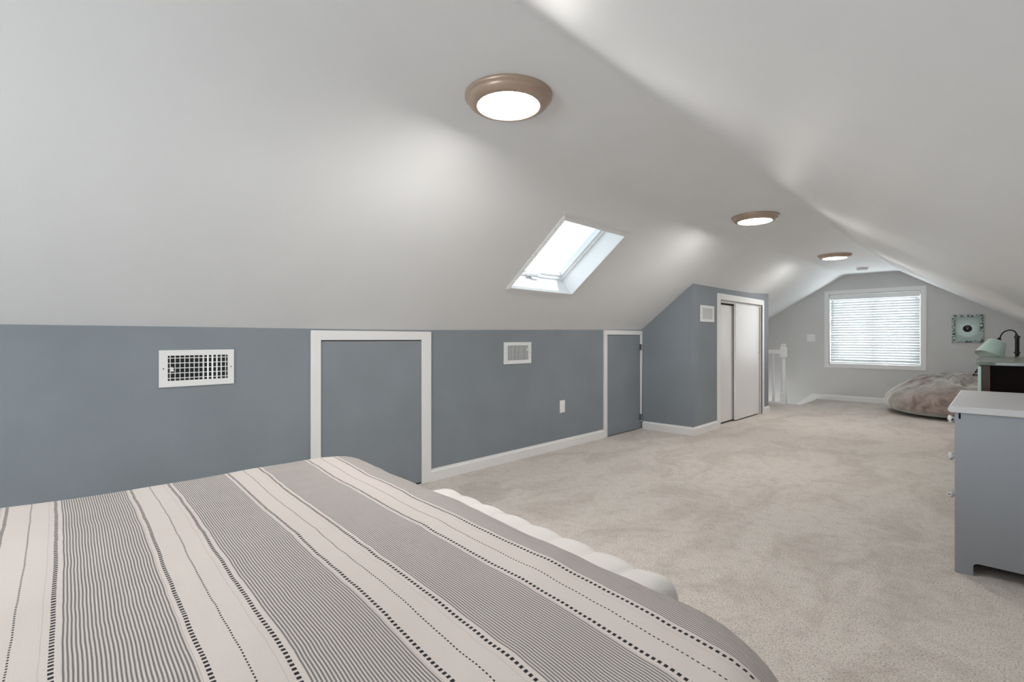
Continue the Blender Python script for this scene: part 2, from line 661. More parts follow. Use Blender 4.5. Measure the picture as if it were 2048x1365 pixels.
def gable(name, y, into, mat, xa, xb, hole, z0=-0.02):
    """gable wall at y with a rectangular hole (x0,x1,z0,z1)"""
    bm = B()
    hx0, hx1, hz0, hz1 = hole
    xsg = sorted(set([xa, xb, hx0, hx1] + [xa + (xb - xa) * i / 50 for i in range(51)]))
    t = 0.12 * into

    def panel(x0, x1, zb0, zb1, zt0, zt1):
        f = [(x0, y, zb0), (x1, y, zb1), (x1, y, zt1), (x0, y, zt0)]
        prism(bm, f, (0, t, 0))
    for x0, x1 in zip(xsg, xsg[1:]):
        if x1 - x0 < 1e-5:
            continue
        t0, t1 = ceil_z(x0, y) + 0.012, ceil_z(x1, y) + 0.012
        if hx0 - 1e-6 <= x0 and x1 <= hx1 + 1e-6:
            panel(x0, x1, z0, z0, hz0, hz0)
            panel(x0, x1, hz1, hz1, t0, t1)
        else:
            panel(x0, x1, z0, z0, t0, t1)
    bmesh.ops.remove_doubles(bm, verts=bm.verts, dist=1e-5)
    seen = {}
    for f in list(bm.faces):
        k = tuple(sorted(v.index for v in f.verts))
    bm.verts.index_update()
    kill = []
    for f in bm.faces:
        k = tuple(sorted(v.index for v in f.verts))
        if k in seen:
            kill += [f, seen[k]]
        seen[k] = f
    bmesh.ops.delete(bm, geom=list(set(kill)), context='FACES_ONLY')
    return tag(obj(name, bm, mat), kind='structure')


WX0, WX1, WZ0, WZ1 = -2.10, -0.872, 0.615, 1.80     # far window opening
gable('wall_far', YF, 1, M['grey'], XS - 0.06, XR + 0.06, (WX0, WX1, WZ0, WZ1), z0=-1.8)
RX0, RX1, RZ0, RZ1 = -1.45, -0.40, 0.50, 1.42
gable('wall_rear', YB, -1, M['blue'], XL - 0.06, XR + 0.06, (RX0, RX1, RZ0, RZ1))

# closet box: end walls and the front with its door opening
DY0, DY1, DZ1 = 5.935, 7.41, 1.52


def closet_end(name, y0, y1, z0=-0.02):
    bm = B()
    pts = [(XL - 0.01, y0, z0), (XC, y0, z0)]
    for k in range(11):
        x = lerp(XC, XL - 0.01, k / 10)
        pts.append((x, y0, ceil_z(x, y0) + 0.012))
    prism(bm, pts, (0, y1 - y0, 0))
    return tag(obj(name, bm, M['blue']), kind='structure')


closet_end('wall_closet_near', YC0, YC0 + 0.08)
closet_end('wall_closet_far', YC1 - 0.08, YC1, z0=-0.02)
bm = B()


def cf(y0, y1, z0, top=None):
    n = max(1, int((y1 - y0) / 0.2))
    for k in range(n):
        a, b_ = lerp(y0, y1, k / n), lerp(y0, y1, (k + 1) / n)
        ta = top if top is not None else ceil_z(XC, a) + 0.012
        tb = top if top is not None else ceil_z(XC, b_) + 0.012
        prism(bm, [(XC, a, z0), (XC, b_, z0), (XC, b_, tb), (XC, a, ta)], (-0.09, 0, 0))


cf(YC0 + 0.08, DY0, -0.02)
cf(DY1, YC1 - 0.08, -0.02)
cf(DY0, DY1, DZ1)
tag(obj('wall_closet_front', bm, M['blue']), kind='structure')

# baseboards with a moulded top edge


def baseboard(name, runs, h=0.088, t=0.015):
    """runs: list of (p0, p1, normal) in plan; profile extruded along"""
    bm = B()
    for p0, p1, n in runs:
        p0, p1, n = Vector(p0 + (0,)), Vector(p1 + (0,)), Vector(n + (0,))
        prof = [(0, 0), (t, 0), (t, h * 0.78), (t * 0.55, h * 0.86), (t * 0.4, h), (0, h)]
        pts = [p0 + n * a + Vector((0, 0, z)) for a, z in prof]
        prism(bm, pts, p1 - p0)
    return tag(obj(name, bm, M['trim']), kind='structure')


baseboard('baseboard_left', [((XL, YB), (XL, 1.32), (1, 0)), ((XL, 2.205), (XL, 4.46), (1, 0))])
baseboard('baseboard_closet', [((XL + 0.02, YC0), (XC, YC0), (0, -1)), ((XC, YC0 - 0.015), (XC, DY0 - 0.065), (1, 0)), ((XC, DY1 + 0.075), (XC, YC1 + 0.015), (1, 0))])
baseboard('baseboard_far', [((-2.30, YF), (XR, YF), (0, -1))])
# sloping skirt board beside the stairs, one with the far baseboard
bm = B()
sl = 0.84
prism(bm, [(-2.30, YF, 0.088), (-2.30, YF, -0.03), (-2.36, YF, -0.06), (-3.3, YF, -0.06 - 0.94 * sl), (-3.3, YF, 0.088 - 0.94 * sl + 0.0), (-2.352, YF, 0.088)], (0, -0.015, 0))
tag(obj('trim_1', bm, M['trim'], bevel=0.003), kind='structure')

# stairs going down to the left below the opening
bm = B()
for k in range(5):
    x1 = ST_X - 0.02 - 0.235 * k
    box(bm, (x1 - 0.26 if k < 4 else XS, ST_Y - 0.02, -1.6), (x1, YF, -0.19 * (k + 1)))
tag(obj('staircase', bm, M['stair'], bevel=0.01), kind='structure', label='carpeted stairs going down beside the white railing', cat='stairs')
bm = B()
box(bm, (XS, ST_Y - 0.08, -1.7), (ST_X + 0.0, ST_Y - 0.001, -0.005))
box(bm, (ST_X + 0.001, ST_Y, -1.7), (ST_X + 0.06, YF, -0.21))
tag(obj('wall_stair_side', bm, M['grey']), kind='structure')


# ------------------------------------------------------------------ doors
def d_box(parent, name, a, b, mat, bevel=0.003):
    bm = B()
    box(bm, a, b)
    return obj(name, bm, mat, parent, bevel=bevel)


def casing_side(parent, name, pts, depth, wall_x=XL):
    bm = B()
    prism(bm, [(wall_x, y, z) for y, z in pts], (depth, 0, 0))
    return obj(name, bm, M['trim'], parent, bevel=0.004)


t = thing('door_1', 'wide slate blue attic access door in a white frame behind the bed', 'door', (XL, 1.76, 0), kind='structure')
d_box(t, 'door_panel', (XL + 0.001, 1.383, 0.012), (XL + 0.007, 2.126, 1.033), M['blue'], 0.001)
d_box(t, 'gap', (XL + 0.0005, 1.376, 0.0), (XL + 0.0015, 2.132, 1.042), M['dark'], 0)
# mitred casing
casing_side(t, 'frame', [(1.317, 0), (1.380, 0), (1.380, 1.039), (2.129, 1.039), (2.129, 0), (2.212, 0), (2.212, 1.100), (1.317, 1.100)], 0.016)

t = thing('door_2', 'narrow slate blue access door in a white frame next to the closet corner', 'door', (XL, 4.85, 0), kind='structure')
d_box(t, 'door_panel', (XL + 0.001, 4.512, 0.012), (XL + 0.012, 5.188, 1.086), M['blue'], 0.001)
casing_side(t, 'frame', [(4.449, 0), (4.508, 0), (4.508, 1.090), (5.190, 1.090), (5.196, 0.09), (5.222, 0.09), (5.236, 1.139), (4.449, 1.139)], 0.018)
for z in (0.95, 0.14):
    bm = B()
    lathe(bm, [(0.007, -0.035), (0.007, 0.035)], 10, Matrix.Translation((XL + 0.024, 5.192, z)))
    box(bm, (XL + 0.012, 5.165, z - 0.035), (XL + 0.022, 5.192, z + 0.035))
    obj('hinge', bm, M['hinge'], t)

t = thing('door_3', 'white sliding closet doors in a moulded white frame on the slate blue closet', 'door', (XC, 6.67, 0), kind='structure')
bm = B()
# moulded casing: three stacked steps
for inset, dep in ((0.0, 0.012), (0.014, 0.020), (0.040, 0.015)):
    o0, o1, oz = 5.872 + inset, 7.478 - inset, 1.585 - inset
    pts = [(o0, 0), (DY0 + 0.008, 0), (DY0 + 0.008, DZ1 - 0.008), (DY1 - 0.008, DZ1 - 0.008), (DY1 - 0.008, 0), (o1, 0), (o1, oz), (o0, oz)]
    prism(bm, [(XC, y, z) for y, z in pts], (dep, 0, 0))
obj('frame', bm, M['trim'], t, bevel=0.003)
bm = B()
box(bm, (XC - 0.09, DY0, 0), (XC, DY0 + 0.008, DZ1))
box(bm, (XC - 0.09, DY1 - 0.008, 0), (XC, DY1, DZ1))
box(bm, (XC - 0.09, DY0 + 0.008, DZ1 - 0.008), (XC, DY1 - 0.008, DZ1))
obj('jamb', bm, M['trim'], t)
d_box(t, 'track', (XC - 0.085, DY0 + 0.008, DZ1 - 0.035), (XC - 0.012, DY1 - 0.008, DZ1 - 0.008), M['trim'], 0.002)
d_box(t, 'backing', (XC - 0.10, DY0, 0.0), (XC - 0.092, DY1, DZ1), M['dark'], 0)
p1 = d_box(t, 'sliding_panel', (XC - 0.084, DY0 + 0.010, 0.022), (XC - 0.060, 6.60, 1.468), M['door'], 0.002)
p2 = d_box(t, 'sliding_panel', (XC - 0.040, 6.505, 0.018), (XC - 0.014, DY1 - 0.055, 1.490), M['door'], 0.002)
bm = B()
lathe(bm, [(0.0, 0.002), (0.007, 0.002), (0.009, 0.0)], 14, Matrix.Translation((XC - 0.014, DY1 - 0.085, 0.86)) @ Matrix.Rotation(PI / 2, 4, 'Y'), cap=False)
tag(obj('finger_pull', bm, M['hinge'], p2), label='dark finger pull')


# ------------------------------------------------------------------ far window and its blind
t = thing('window_1', 'white framed window on the grey far wall behind a closed blind', 'window', (-1.487, YF, 0.55), kind='structure')
bm = B()
for ins, dep in ((0.0, 0.012), (0.012, 0.018)):
    x0, x1, z0, z1 = -2.170 + ins, -0.806 - ins, 0.550 + ins, 1.866 - ins
    ix0, ix1, iz0, iz1 = WX0, WX1, WZ0, WZ1
    box(bm, (x0, YF - dep, z0), (ix0, YF, z1))
    box(bm, (ix1, YF - dep, z0), (x1, YF, z1))
    box(bm, (ix0, YF - dep, z0), (ix1, YF, iz0))
    box(bm, (ix0, YF - dep, iz1), (ix1, YF, z1))
obj('casing', bm, M['trim'], t, bevel=0.002)
bm = B()
for a, b_ in (((WX0, YF, WZ0), (WX0 + 0.008, YF + 0.12, WZ1)), ((WX1 - 0.008, YF, WZ0), (WX1, YF + 0.12, WZ1)), ((WX0, YF, WZ0), (WX1, YF + 0.12, WZ0 + 0.008)), ((WX0, YF, WZ1 - 0.008), (WX1, YF + 0.12, WZ1))):
    box(bm, a, b_)
obj('jamb', bm, M['trim'], t)
for s in (0, 1):
    x0 = WX0 + 0.008 + s * 0.595
    x1 = x0 + 0.617
    y0 = YF + 0.085 + 0.012 * s
    bm = B()
    z0, z1 = WZ0 + 0.008, WZ1 - 0.008
    box(bm, (x0, y0, z0), (x0 + 0.04, y0 + 0.02, z1))
    box(bm, (x1 - 0.04, y0, z0), (x1, y0 + 0.02, z1))
    box(bm, (x0 + 0.04, y0, z0), (x1 - 0.04, y0 + 0.02, z0 + 0.04))
    box(bm, (x0 + 0.04, y0, z1 - 0.04), (x1 - 0.04, y0 + 0.02, z1))
    sash = obj('sash', bm, M['vinyl'], t)
    bm = B()
    box(bm, (x0 + 0.038, y0 + 0.008, z0 + 0.038), (x1 - 0.038, y0 + 0.012, z1 - 0.038))
    obj('pane', bm, M['glass'], sash)

t = thing('window_blind', 'white slatted blind lowered over the window on the far wall', 'blind', (-1.487, YF + 0.02, WZ0 + 0.03))
bm = B()
bx0, bx1 = WX0 + 0.012, WX1 - 0.012
prism(bm, [(bx0, YF - 0.006, WZ1 - 0.092), (bx0, YF - 0.006, WZ1 - 0.016), (bx0, YF + 0.012, WZ1 - 0.012), (bx0, YF + 0.055, WZ1 - 0.012), (bx0, YF + 0.055, WZ1 - 0.06), (bx0, YF + 0.004, WZ1 - 0.06), (bx0, YF + 0.004, WZ1 - 0.092)], (bx1 - bx0, 0, 0))
obj('headrail', bm, M['vinyl'], t, bevel=0.002)
bm = B()
nsl = 25
z_top, z_bot = WZ1 - 0.115, WZ0 + 0.062
rnd = random.Random(5)
for k in range(nsl):
    z = lerp(z_top, z_bot, k / (nsl - 1))
    ang = math.radians(56 + rnd.uniform(-1.5, 1.5))
    nx = 8
    for cseg in range(2):
        pass
    rows = []
    for q in range(4):
        s = (q / 3 - 0.5) * 0.050
        crown = 0.0022 * (1 - (2 * q / 3 - 1) ** 2)
        # the slat leans: its room-side edge is higher
        yy = YF + 0.030 - s * math.cos(ang) - crown * math.sin(ang)
        zz = z + s * math.sin(ang) + crown * math.cos(ang)
        rows.append((yy, zz))
    vv = [[bm.verts.new((lerp(bx0 + 0.004, bx1 - 0.004, i / nx), yy, zz + 0.0012 * math.sin(i * 1.3 + k * 2.1))) for i in range(nx + 1)] for yy, zz in rows]
    for a in range(3):
        for i in range(nx):
            bm.faces.new((vv[a][i], vv[a][i + 1], vv[a + 1][i + 1], vv[a + 1][i]))
so = obj('slats', bm, M['slat'], t, smooth=True)
md = so.modifiers.new('solid', 'SOLIDIFY')
md.thickness = 0.0025
tag(so, label='rows of white slats')
d_box(t, 'bottom_rail', (bx0 + 0.002, YF + 0.008, WZ0 + 0.016), (bx1 - 0.002, YF + 0.052, WZ0 + 0.034), M['vinyl'], 0.003)
bm = B()
for fx in (0.10, 0.5, 0.90):
    x = lerp(bx0, bx1, fx)
    for yy in (YF + 0.004, YF + 0.056):
        tube(bm, [(x, yy, WZ0 + 0.03), (x, yy, WZ1 - 0.07)], 0.0012, 6)
obj('ladder_cords', bm, M['vinyl'], t)
bm = B()
tube(bm, [(bx0 + 0.045, YF - 0.008, WZ1 - 0.09), (bx0 + 0.045, YF - 0.009, WZ1 - 0.55)], 0.0045, 8)
obj('tilt_wand', bm, M['vent'], t)
for dz in (0.13, 0.36):
    bm = B()
    tube(bm, [(bx1 - 0.045, YF - 0.006, WZ1 - 0.08), (bx1 - 0.043, YF - 0.010, WZ1 - dz)], 0.0012, 6)
    lathe(bm, [(0.003, 0.03), (0.009, 0.0), (0.009, -0.004), (0.0, -0.004)], 12, Matrix.Translation((bx1 - 0.043, YF - 0.010, WZ1 - dz - 0.02)))
    obj('pull_cord', bm, M['vinyl'], t)

# unseen window added behind the camera as a source of fill light
t = thing('added_rear_window', 'white framed window added on the rear wall behind the bed head for fill light', 'window', (-0.925, YB, RZ0), kind='structure')
bm = B()
for (a, b_) in (((RX0 - 0.07, YB, RZ0 - 0.07), (RX0, YB + 0.016, RZ1 + 0.07)), ((RX1, YB, RZ0 - 0.07), (RX1 + 0.07, YB + 0.016, RZ1 + 0.07)), ((RX0, YB, RZ0 - 0.07), (RX1, YB + 0.016, RZ0)), ((RX0, YB, RZ1), (RX1, YB + 0.016, RZ1 + 0.07))):
    box(bm, a, b_)
obj('casing', bm, M['trim'], t, bevel=0.002)
bm = B()
for (a, b_) in (((RX0, YB - 0.08, RZ0), (RX0 + 0.04, YB - 0.05, RZ1)), ((RX1 - 0.04, YB - 0.08, RZ0), (RX1, YB - 0.05, RZ1)), ((RX0, YB - 0.08, RZ0), (RX1, YB - 0.05, RZ0 + 0.04)), ((RX0, YB - 0.08, RZ1 - 0.04), (RX1, YB - 0.05, RZ1)), ((-0.94, YB - 0.08, RZ0), (-0.91, YB - 0.05, RZ1))):
    box(bm, a, b_)
sash = obj('sash', bm, M['vinyl'], t)
bm = B()
box(bm, (RX0 + 0.035, YB - 0.067, RZ0 + 0.035), (RX1 - 0.035, YB - 0.063, RZ1 - 0.035))
obj('pane', bm, M['glass'], sash)

# ------------------------------------------------------------------ skylight in the left slope
za, zb = ceil_z(SK_X0, 3.0), ceil_z(SK_X1, 3.0)
sx = Vector((SK_X1 - SK_X0, 0, zb - za))
SL = sx.length
ex = sx.normalized()                      # up the slope
ey = Vector((0, 1, 0))
en = Vector((-ex.z, 0, ex.x))             # outward
O0 = Vector((SK_X0, 0, za))
SW = SK_Y1 - SK_Y0


def sk(a, y, n):
    """a along slope from lower edge, y in room, n outward"""
    return O0 + ex * a + en * n + Vector((0, y, 0))


def skbox(bm, a0, a1, y0, y1, n0, n1):
    c = [sk(a, y, n) for n in (n0, n1) for a, y in ((a0, y0), (a1, y0), (a1, y1), (a0, y1))]
    v = [bm.verts.new(p) for p in c]
    for f in ((0, 3, 2, 1), (4, 5, 6, 7), (0, 1, 5, 4), (1, 2, 6, 5), (2, 3, 7, 6), (3, 0, 4, 7)):
        bm.faces.new([v[i] for i in f])


t = thing('window_2', 'skylight with a white lined shaft in the left slope of the ceiling', 'skylight', sk(SL / 2, (SK_Y0 + SK_Y1) / 2, 0), kind='structure')
DEP = 0.21
bm = B()
wt = 0.02
skbox(bm, -wt, SL + wt, SK_Y0 - wt, SK_Y0, -0.004, DEP)
skbox(bm, -wt, SL + wt, SK_Y1, SK_Y1 + wt, -0.004, DEP)
# lower lining flares outward-horizontal, upper lining square
prism(bm, [sk(0, SK_Y0, -0.004), sk(-wt, SK_Y0, -0.004), sk(-wt - 0.02, SK_Y0, DEP), sk(-0.0, SK_Y0, DEP)], (0, SW, 0))
skbox(bm, SL, SL + wt, SK_Y0, SK_Y1, -0.004, DEP)
obj('shaft_lining', bm, M['vinyl'], t)
bm = B()
tr = 0.022
for n0, n1, g in ((-0.010, -0.002, 0.0), (-0.016, -0.006, 0.012)):
    skbox(bm, -tr - 0.004 + g, SL + tr + 0.004 - g, SK_Y0 - tr + g, SK_Y0 + 0.002, n0, n1)
    skbox(bm, -tr - 0.004 + g, SL + tr + 0.004 - g, SK_Y1 - 0.002, SK_Y1 + tr - g, n0, n1)
    skbox(bm, -tr + g, 0.002, SK_Y0, SK_Y1, n0, n1)
    skbox(bm, SL - 0.002, SL + tr - g, SK_Y0, SK_Y1, n0, n1)
skbox(bm, SL + 0.04, SL + 0.05, SK_Y0 - 0.04, SK_Y1 + 0.06, -0.006, 0.004)
obj('casing', bm, M['trim'], t, bevel=0.002)
bm = B()
fw = 0.045
for n0, n1, g in ((DEP - 0.05, DEP, 0.0), (DEP - 0.065, DEP - 0.04, -0.02)):
    w_ = fw + g
    skbox(bm, 0, SL, SK_Y0, SK_Y0 + w_, n0, n1)
    skbox(bm, 0, SL, SK_Y1 - w_, SK_Y1, n0, n1)
    skbox(bm, 0, w_, SK_Y0 + w_, SK_Y1 - w_, n0, n1)
    skbox(bm, SL - w_, SL, SK_Y0 + w_, SK_Y1 - w_, n0, n1)
sash = obj('sash', bm, M['vinyl'], t, bevel=0.002)
bm = B()
skbox(bm, fw - 0.004, SL - fw + 0.004, SK_Y0 + fw - 0.004, SK_Y1 - fw + 0.004, DEP - 0.026, DEP - 0.02)
obj('pane', bm, M['glass'], sash)
# latch and its cord loop on the lower sash rail
bm = B()
ly = SK_Y0 + 0.34
skbox(bm, 0.022, 0.05, ly - 0.07, ly + 0.07, DEP - 0.085, DEP - 0.064)
skbox(bm, 0.004, 0.024, ly - 0.02, ly + 0.05, DEP - 0.10, DEP - 0.066)
latch = obj('latch', bm, M['vinyl'], t, bevel=0.004)
bm = B()
pc = sk(0.012, ly, DEP - 0.10)
pts = []
for k in range(19):
    a = -PI / 2 + 2 * PI * k / 18
    pts.append(pc + Vector((0.0, 0.012 * math.cos(a), -0.055 - 0.05 * math.sin(a) - 0.05)))
tube(bm, pts, 0.0022, 6)
tube(bm, [pc, pc + Vector((0, 0, -0.055))], 0.0022, 6)
obj('cord_loop', bm, M['vent'], latch)


# ------------------------------------------------------------------ ceiling lamps
def ceiling_lamp(x, y, label):
    z = ceil_z(x, y)
    t = thing('ceiling_lamp', label, 'ceiling lamp', (x, y, z), group='round bronze ceiling lamps')
    bm = B()
    lathe(bm, [(0.150, 0.006), (0.179, 0.004), (0.182, -0.002), (0.182, -0.011), (0.178, -0.015), (0.173, -0.017), (0.171, -0.024), (0.165, -0.033), (0.155, -0.040), (0.145, -0.044), (0.134, -0.046), (0.129, -0.044), (0.128, -0.040), (0.150, 0.006)], 72, cap=False)
    r = obj('trim_ring', bm, M['bronze'], t, smooth=True, world=False)
    bm = B()
    lathe(bm, [(0.1290, -0.041), (0.12, -0.044), (0.07, -0.047), (0.0, -0.048)], 64, cap=False)
    obj('diffuser', bm, M['lamp'], t, smooth=True, world=False)
    return t


LAMPS = [(-1.475, -1.40, 'added round bronze ceiling lamp over the head of the bed, behind the camera'),  # unseen fourth lamp, added for more light on ceiling and bed
         (-1.475, 1.49, 'round bronze ceiling lamp above the foot of the bed, largest of those in view'),
         (-1.462, 4.40, 'middle one of the three round bronze ceiling lamps'),
         (-1.465, 7.22, 'round bronze ceiling lamp farthest away, nearest the smoke detector')]
for a in LAMPS:
    ceiling_lamp(*a)

# smoke detector
x, y = -1.47, 9.0
t = thing('smoke_detector', 'small white smoke detector on the ceiling before the far wall', 'smoke detector', (x, y, ceil_z(x, y)))
bm = B()
lathe(bm, [(0.078, 0.004), (0.078, -0.012), (0.070, -0.012)], 40, cap=False)
lathe(bm, [(0.0, 0.004), (0.078, 0.004)], 40, cap=False)
obj('base', bm, M['vent'], t, smooth=False, world=False)
bm = B()
lathe(bm, [(0.070, -0.010), (0.068, -0.030), (0.060, -0.038), (0.0, -0.040)], 40, cap=False)
obj('cover', bm, M['vent'], t, world=False)


# ------------------------------------------------------------------ vents
def vent(name, label, x, y0, y1, z0, z1, iy0, iy1, iz0, iz1, nv, nh, twist, lever, seed=0, gr='air vents on the slate blue walls'):
    t = thing(name, label, 'air vent', (x, (y0 + y1) / 2, z0), group=gr)
    bm = B()
    d = 0.008
    # stamped face plate with bevelled rim
    for a, b_ in (((y0, z0), (iy0, z1)), ((iy1, z0), (y1, z1)), ((iy0, z0), (iy1, iz0)), ((iy0, iz1), (iy1, z1))):
        box(bm, (x + 0.001, a[0], a[1]), (x + d, b_[0], b_[1]))
    obj('face_plate', bm, M['vent'], t)
    bm = B()
    box(bm, (x + 0.0008, iy0, iz0), (x + 0.0016, iy1, iz1))
    obj('duct_opening', bm, M['dark'], t)
    bm = B()
    for k in range(nv):
        yy = lerp(iy0, iy1, (k + 0.5) / nv)
        a = twist(k / (nv - 1))
        rbox(bm, (x + 0.005, yy, (iz0 + iz1) / 2), (0.0075, 0.0022, iz1 - iz0), a)
    obj('vertical_louvers', bm, M['vent'], t)
    if nh:
        bm = B()
        for k in range(nh):
            zz = lerp(iz0, iz1, (k + 0.5) / nh)
            box(bm, (x + 0.0018, iy0, zz - 0.0022), (x + 0.0028, iy1, zz + 0.0022))
        obj('horizontal_louvers', bm, M['vent'], t)
    bm = B()
    ly_ = lerp(iy0, iy1, 0.06) if lever < 0 else lerp(iy0, iy1, 0.93)
    lz = (iz0 + iz1) / 2 - 0.006 if lever < 0 else lerp(iz0, iz1, 0.7)
    prism(bm, [(x + 0.008, ly_ - 0.009, lz - 0.010), (x + 0.008, ly_ + 0.009, lz - 0.010), (x + 0.008, ly_ + 0.003, lz + 0.012), (x + 0.008, ly_ - 0.003, lz + 0.012)], (0.008, 0, 0))
    obj('damper_lever', bm, M['vent'], t)
    for yy in ((y0 + iy0) / 2, (y1 + iy1) / 2):
        bm = B()
        lathe(bm, [(0.0035, 0.0), (0.003, 0.0015), (0, 0.002)], 12, Matrix.Translation((x + d, yy, (z0 + z1) / 2)) @ Matrix.Rotation(PI / 2, 4, 'Y'), cap=False)
        obj('screw', bm, M['hinge'], t)
    return t


vent('wall_vent', 'large white wall vent with a grid of dark square openings', XL, 0.553, 0.893, 0.805, 0.991, 0.590, 0.863, 0.836, 0.963, 13, 5, lambda f: pw(f, [(0.5, 0.05), (0.62, 0.95), (0.80, 0.9), (1, 0.1)]), -1)
vent('wall_vent', 'small white wall vent above the wall plate on the left wall', XL, 2.971, 3.312, 0.831, 1.018, 3.008, 3.278, 0.862, 0.990, 15, 0, lambda f: 0.35, 1)
vent('wall_vent', 'white vent on the closet front beside the sliding doors', XC, 5.416, 5.782, 1.238, 1.422, 5.464, 5.735, 1.268, 1.392, 17, 0, lambda f: -0.15, 1)

# wall plates
t = thing('wall_plate', 'single white wall plate low on the slate blue left wall', 'wall plate', (XL, 3.757, 0.34))
bm = B()
box(bm, (XL + 0.0005, 3.720, 0.341), (XL + 0.007, 3.797, 0.459))
pl = obj('plate', bm, M['plate'], t, bevel=0.003)
bm = B()
box(bm, (XL + 0.007, 3.741, 0.366), (XL + 0.009, 3.776, 0.434))
obj('insert', bm, M['plate'], t, bevel=0.001)
bm = B()
lathe(bm, [(0.003, 0), (0.0, 0.001)], 10, Matrix.Translation((XL + 0.007, 3.7585, 0.352)) @ Matrix.Rotation(PI / 2, 4, 'Y'), cap=False)
obj('screw', bm, M['vent'], t)

t = thing('light_switch', 'white triple light switch left of the far window', 'light switch', (-2.37, YF, 0.994))
bm = B()
box(bm, (-2.437, YF - 0.007, 0.996), (-2.304, YF - 0.0005, 1.124))
obj('plate', bm, M['plate'], t, bevel=0.003)
for k in range(3):
    xx = -2.4105 + k * 0.040
    bm = B()
    prism(bm, [(xx - 0.0155, YF - 0.007, 1.028), (xx - 0.0155, YF - 0.009, 1.028), (xx - 0.0155, YF - 0.0125, 1.092), (xx - 0.0155, YF - 0.007, 1.092)], (0.031, 0, 0))
    obj('rocker', bm, M['plate'], t, bevel=0.001)


# ------------------------------------------------------------------ stair railing
NX, NY = -2.49, 8.80
t = thing('stair_railing', 'white turned newel post and handrail at the top of the stairs', 'railing', (NX, NY, 0))


def turned(bm, cx, cy, prof, seg=28):
    lathe(bm, prof, seg, Matrix.Translation((cx, cy, 0)))


def sq(bm, cx, cy, s, z0, z1, ch=0.25):
    """square block with pyramidal chamfers at both ends"""
    h = s / 2
    c = h * ch
    zs = [(z0, h - (c if z0 > 0.01 else 0)), (z0 + (c * 1.6 if z0 > 0.01 else 0.001), h), (z1 - c * 1.6, h), (z1, h - c)]
    rings = [[bm.verts.new((cx + sx_ * r, cy + sy_ * r, z)) for sx_, sy_ in ((-1, -1), (1, -1), (1, 1), (-1, 1))] for z, r in zs]
    for a, b_ in zip(rings, rings[1:]):
        for k in range(4):
            bm.faces.new((a[k], a[(k + 1) % 4], b_[(k + 1) % 4], b_[k]))
    bm.faces.new(rings[0])
    bm.faces.new(rings[-1])


bm = B()
sq(bm, NX, NY, 0.080, 0.0, 0.195)
turned(bm, NX, NY, [(0.030, 0.19), (0.034, 0.20), (0.030, 0.212), (0.033, 0.225), (0.031, 0.40), (0.027, 0.66), (0.026, 0.69), (0.031, 0.70), (0.026, 0.71), (0.030, 0.73)])
sq(bm, NX, NY, 0.082, 0.722, 0.925, 0.45)
turned(bm, NX, NY, [(0.026, 0.92), (0.022, 0.93), (0.040, 0.940), (0.043, 0.948), (0.036, 0.958), (0.018, 0.966), (0.0, 0.968)])
obj('newel_post', bm, M['trim'], t)
bm = B()
prof = [(-0.03, 0.805), (0.03, 0.805), (0.033, 0.83), (0.026, 0.855), (0.012, 0.868), (-0.012, 0.868), (-0.026, 0.855), (-0.033, 0.83)]
prism(bm, [(NX - 0.035, NY + a, z) for a, z in prof], (-0.75, 0, 0))
obj('handrail', bm, M['trim'], t)
bm = B()
box(bm, (XS + 0.02, NY - 0.035, 0.0), (NX - 0.035, NY + 0.035, 0.022))
obj('shoe_rail', bm, M['trim'], t, bevel=0.003)
for k in range(5):
    bx_ = NX - 0.150 - k * 0.125
    bm = B()
    sq(bm, bx_, NY, 0.034, 0.022, 0.20)
    turned(bm, bx_, NY, [(0.012, 0.195), (0.014, 0.21), (0.011, 0.225), (0.0155, 0.27), (0.014, 0.40), (0.009, 0.78), (0.009, 0.806)], 16)
    obj('baluster', bm, M['trim'], t)


# ------------------------------------------------------------------ framed record on the far wall
px0, px1, pz0, pz1 = -0.514, -0.171, 0.990, 1.400
t = thing('framed_record', 'framed pale green disc with a black centre on the far wall above the beanbag', 'wall art', ((px0 + px1) / 2, YF, pz0))
bm = B()
fw = 0.036
for a, b_ in (((px0, pz0), (px0 + fw, pz1)), ((px1 - fw, pz0), (px1, pz1)), ((px0 + fw, pz0), (px1 - fw, pz0 + fw)), ((px0 + fw, pz1 - fw), (px1 - fw, pz1))):
    box(bm, (a[0], YF - 0.022, a[1]), (b_[0], YF - 0.001, b_[1]))
# carved beads along the frame
nb = 11
for k in range(nb):
    for (cx_, cz_) in ((lerp(px0 + 0.02, px1 - 0.02, k / (nb - 1)), pz0 + fw / 2), (lerp(px0 + 0.02, px1 - 0.02, k / (nb - 1)), pz1 - fw / 2), (px0 + fw / 2, lerp(pz0 + 0.03, pz1 - 0.03, k / (nb - 1))), (px1 - fw / 2, lerp(pz0 + 0.03, pz1 - 0.03, k / (nb - 1)))):
        lathe(bm, [(0.014, 0), (0.011, 0.004), (0.004, 0.005), (0.0, 0.007)], 8, Matrix.Translation((cx_, YF - 0.022, cz_)) @ Matrix.Rotation(PI / 2, 4, 'X'), cap=False)
obj('frame', bm, M['mintframe'], t)
bm = B()
box(bm, (px0 + fw, YF - 0.008, pz0 + fw), (px1 - fw, YF - 0.002, pz1 - fw))
obj('backing_board', bm, M['board'], t)
cxr, czr = (px0 + px1) / 2, (pz0 + pz1) / 2
bm = B()
lathe(bm, [(0.132, 0.0), (0.132, 0.002), (0.120, 0.0024), (0.119, 0.0018), (0.100, 0.0024), (0.099, 0.0018), (0.080, 0.0024), (0.0, 0.0024)], 64, Matrix.Translation((cxr, YF - 0.0082, czr)) @ Matrix.Rotation(PI / 2, 4, 'X'), cap=False)
obj('disc', bm, M['record'], t)
bm = B()
R90 = Matrix.Rotation(PI / 2, 4, 'X')
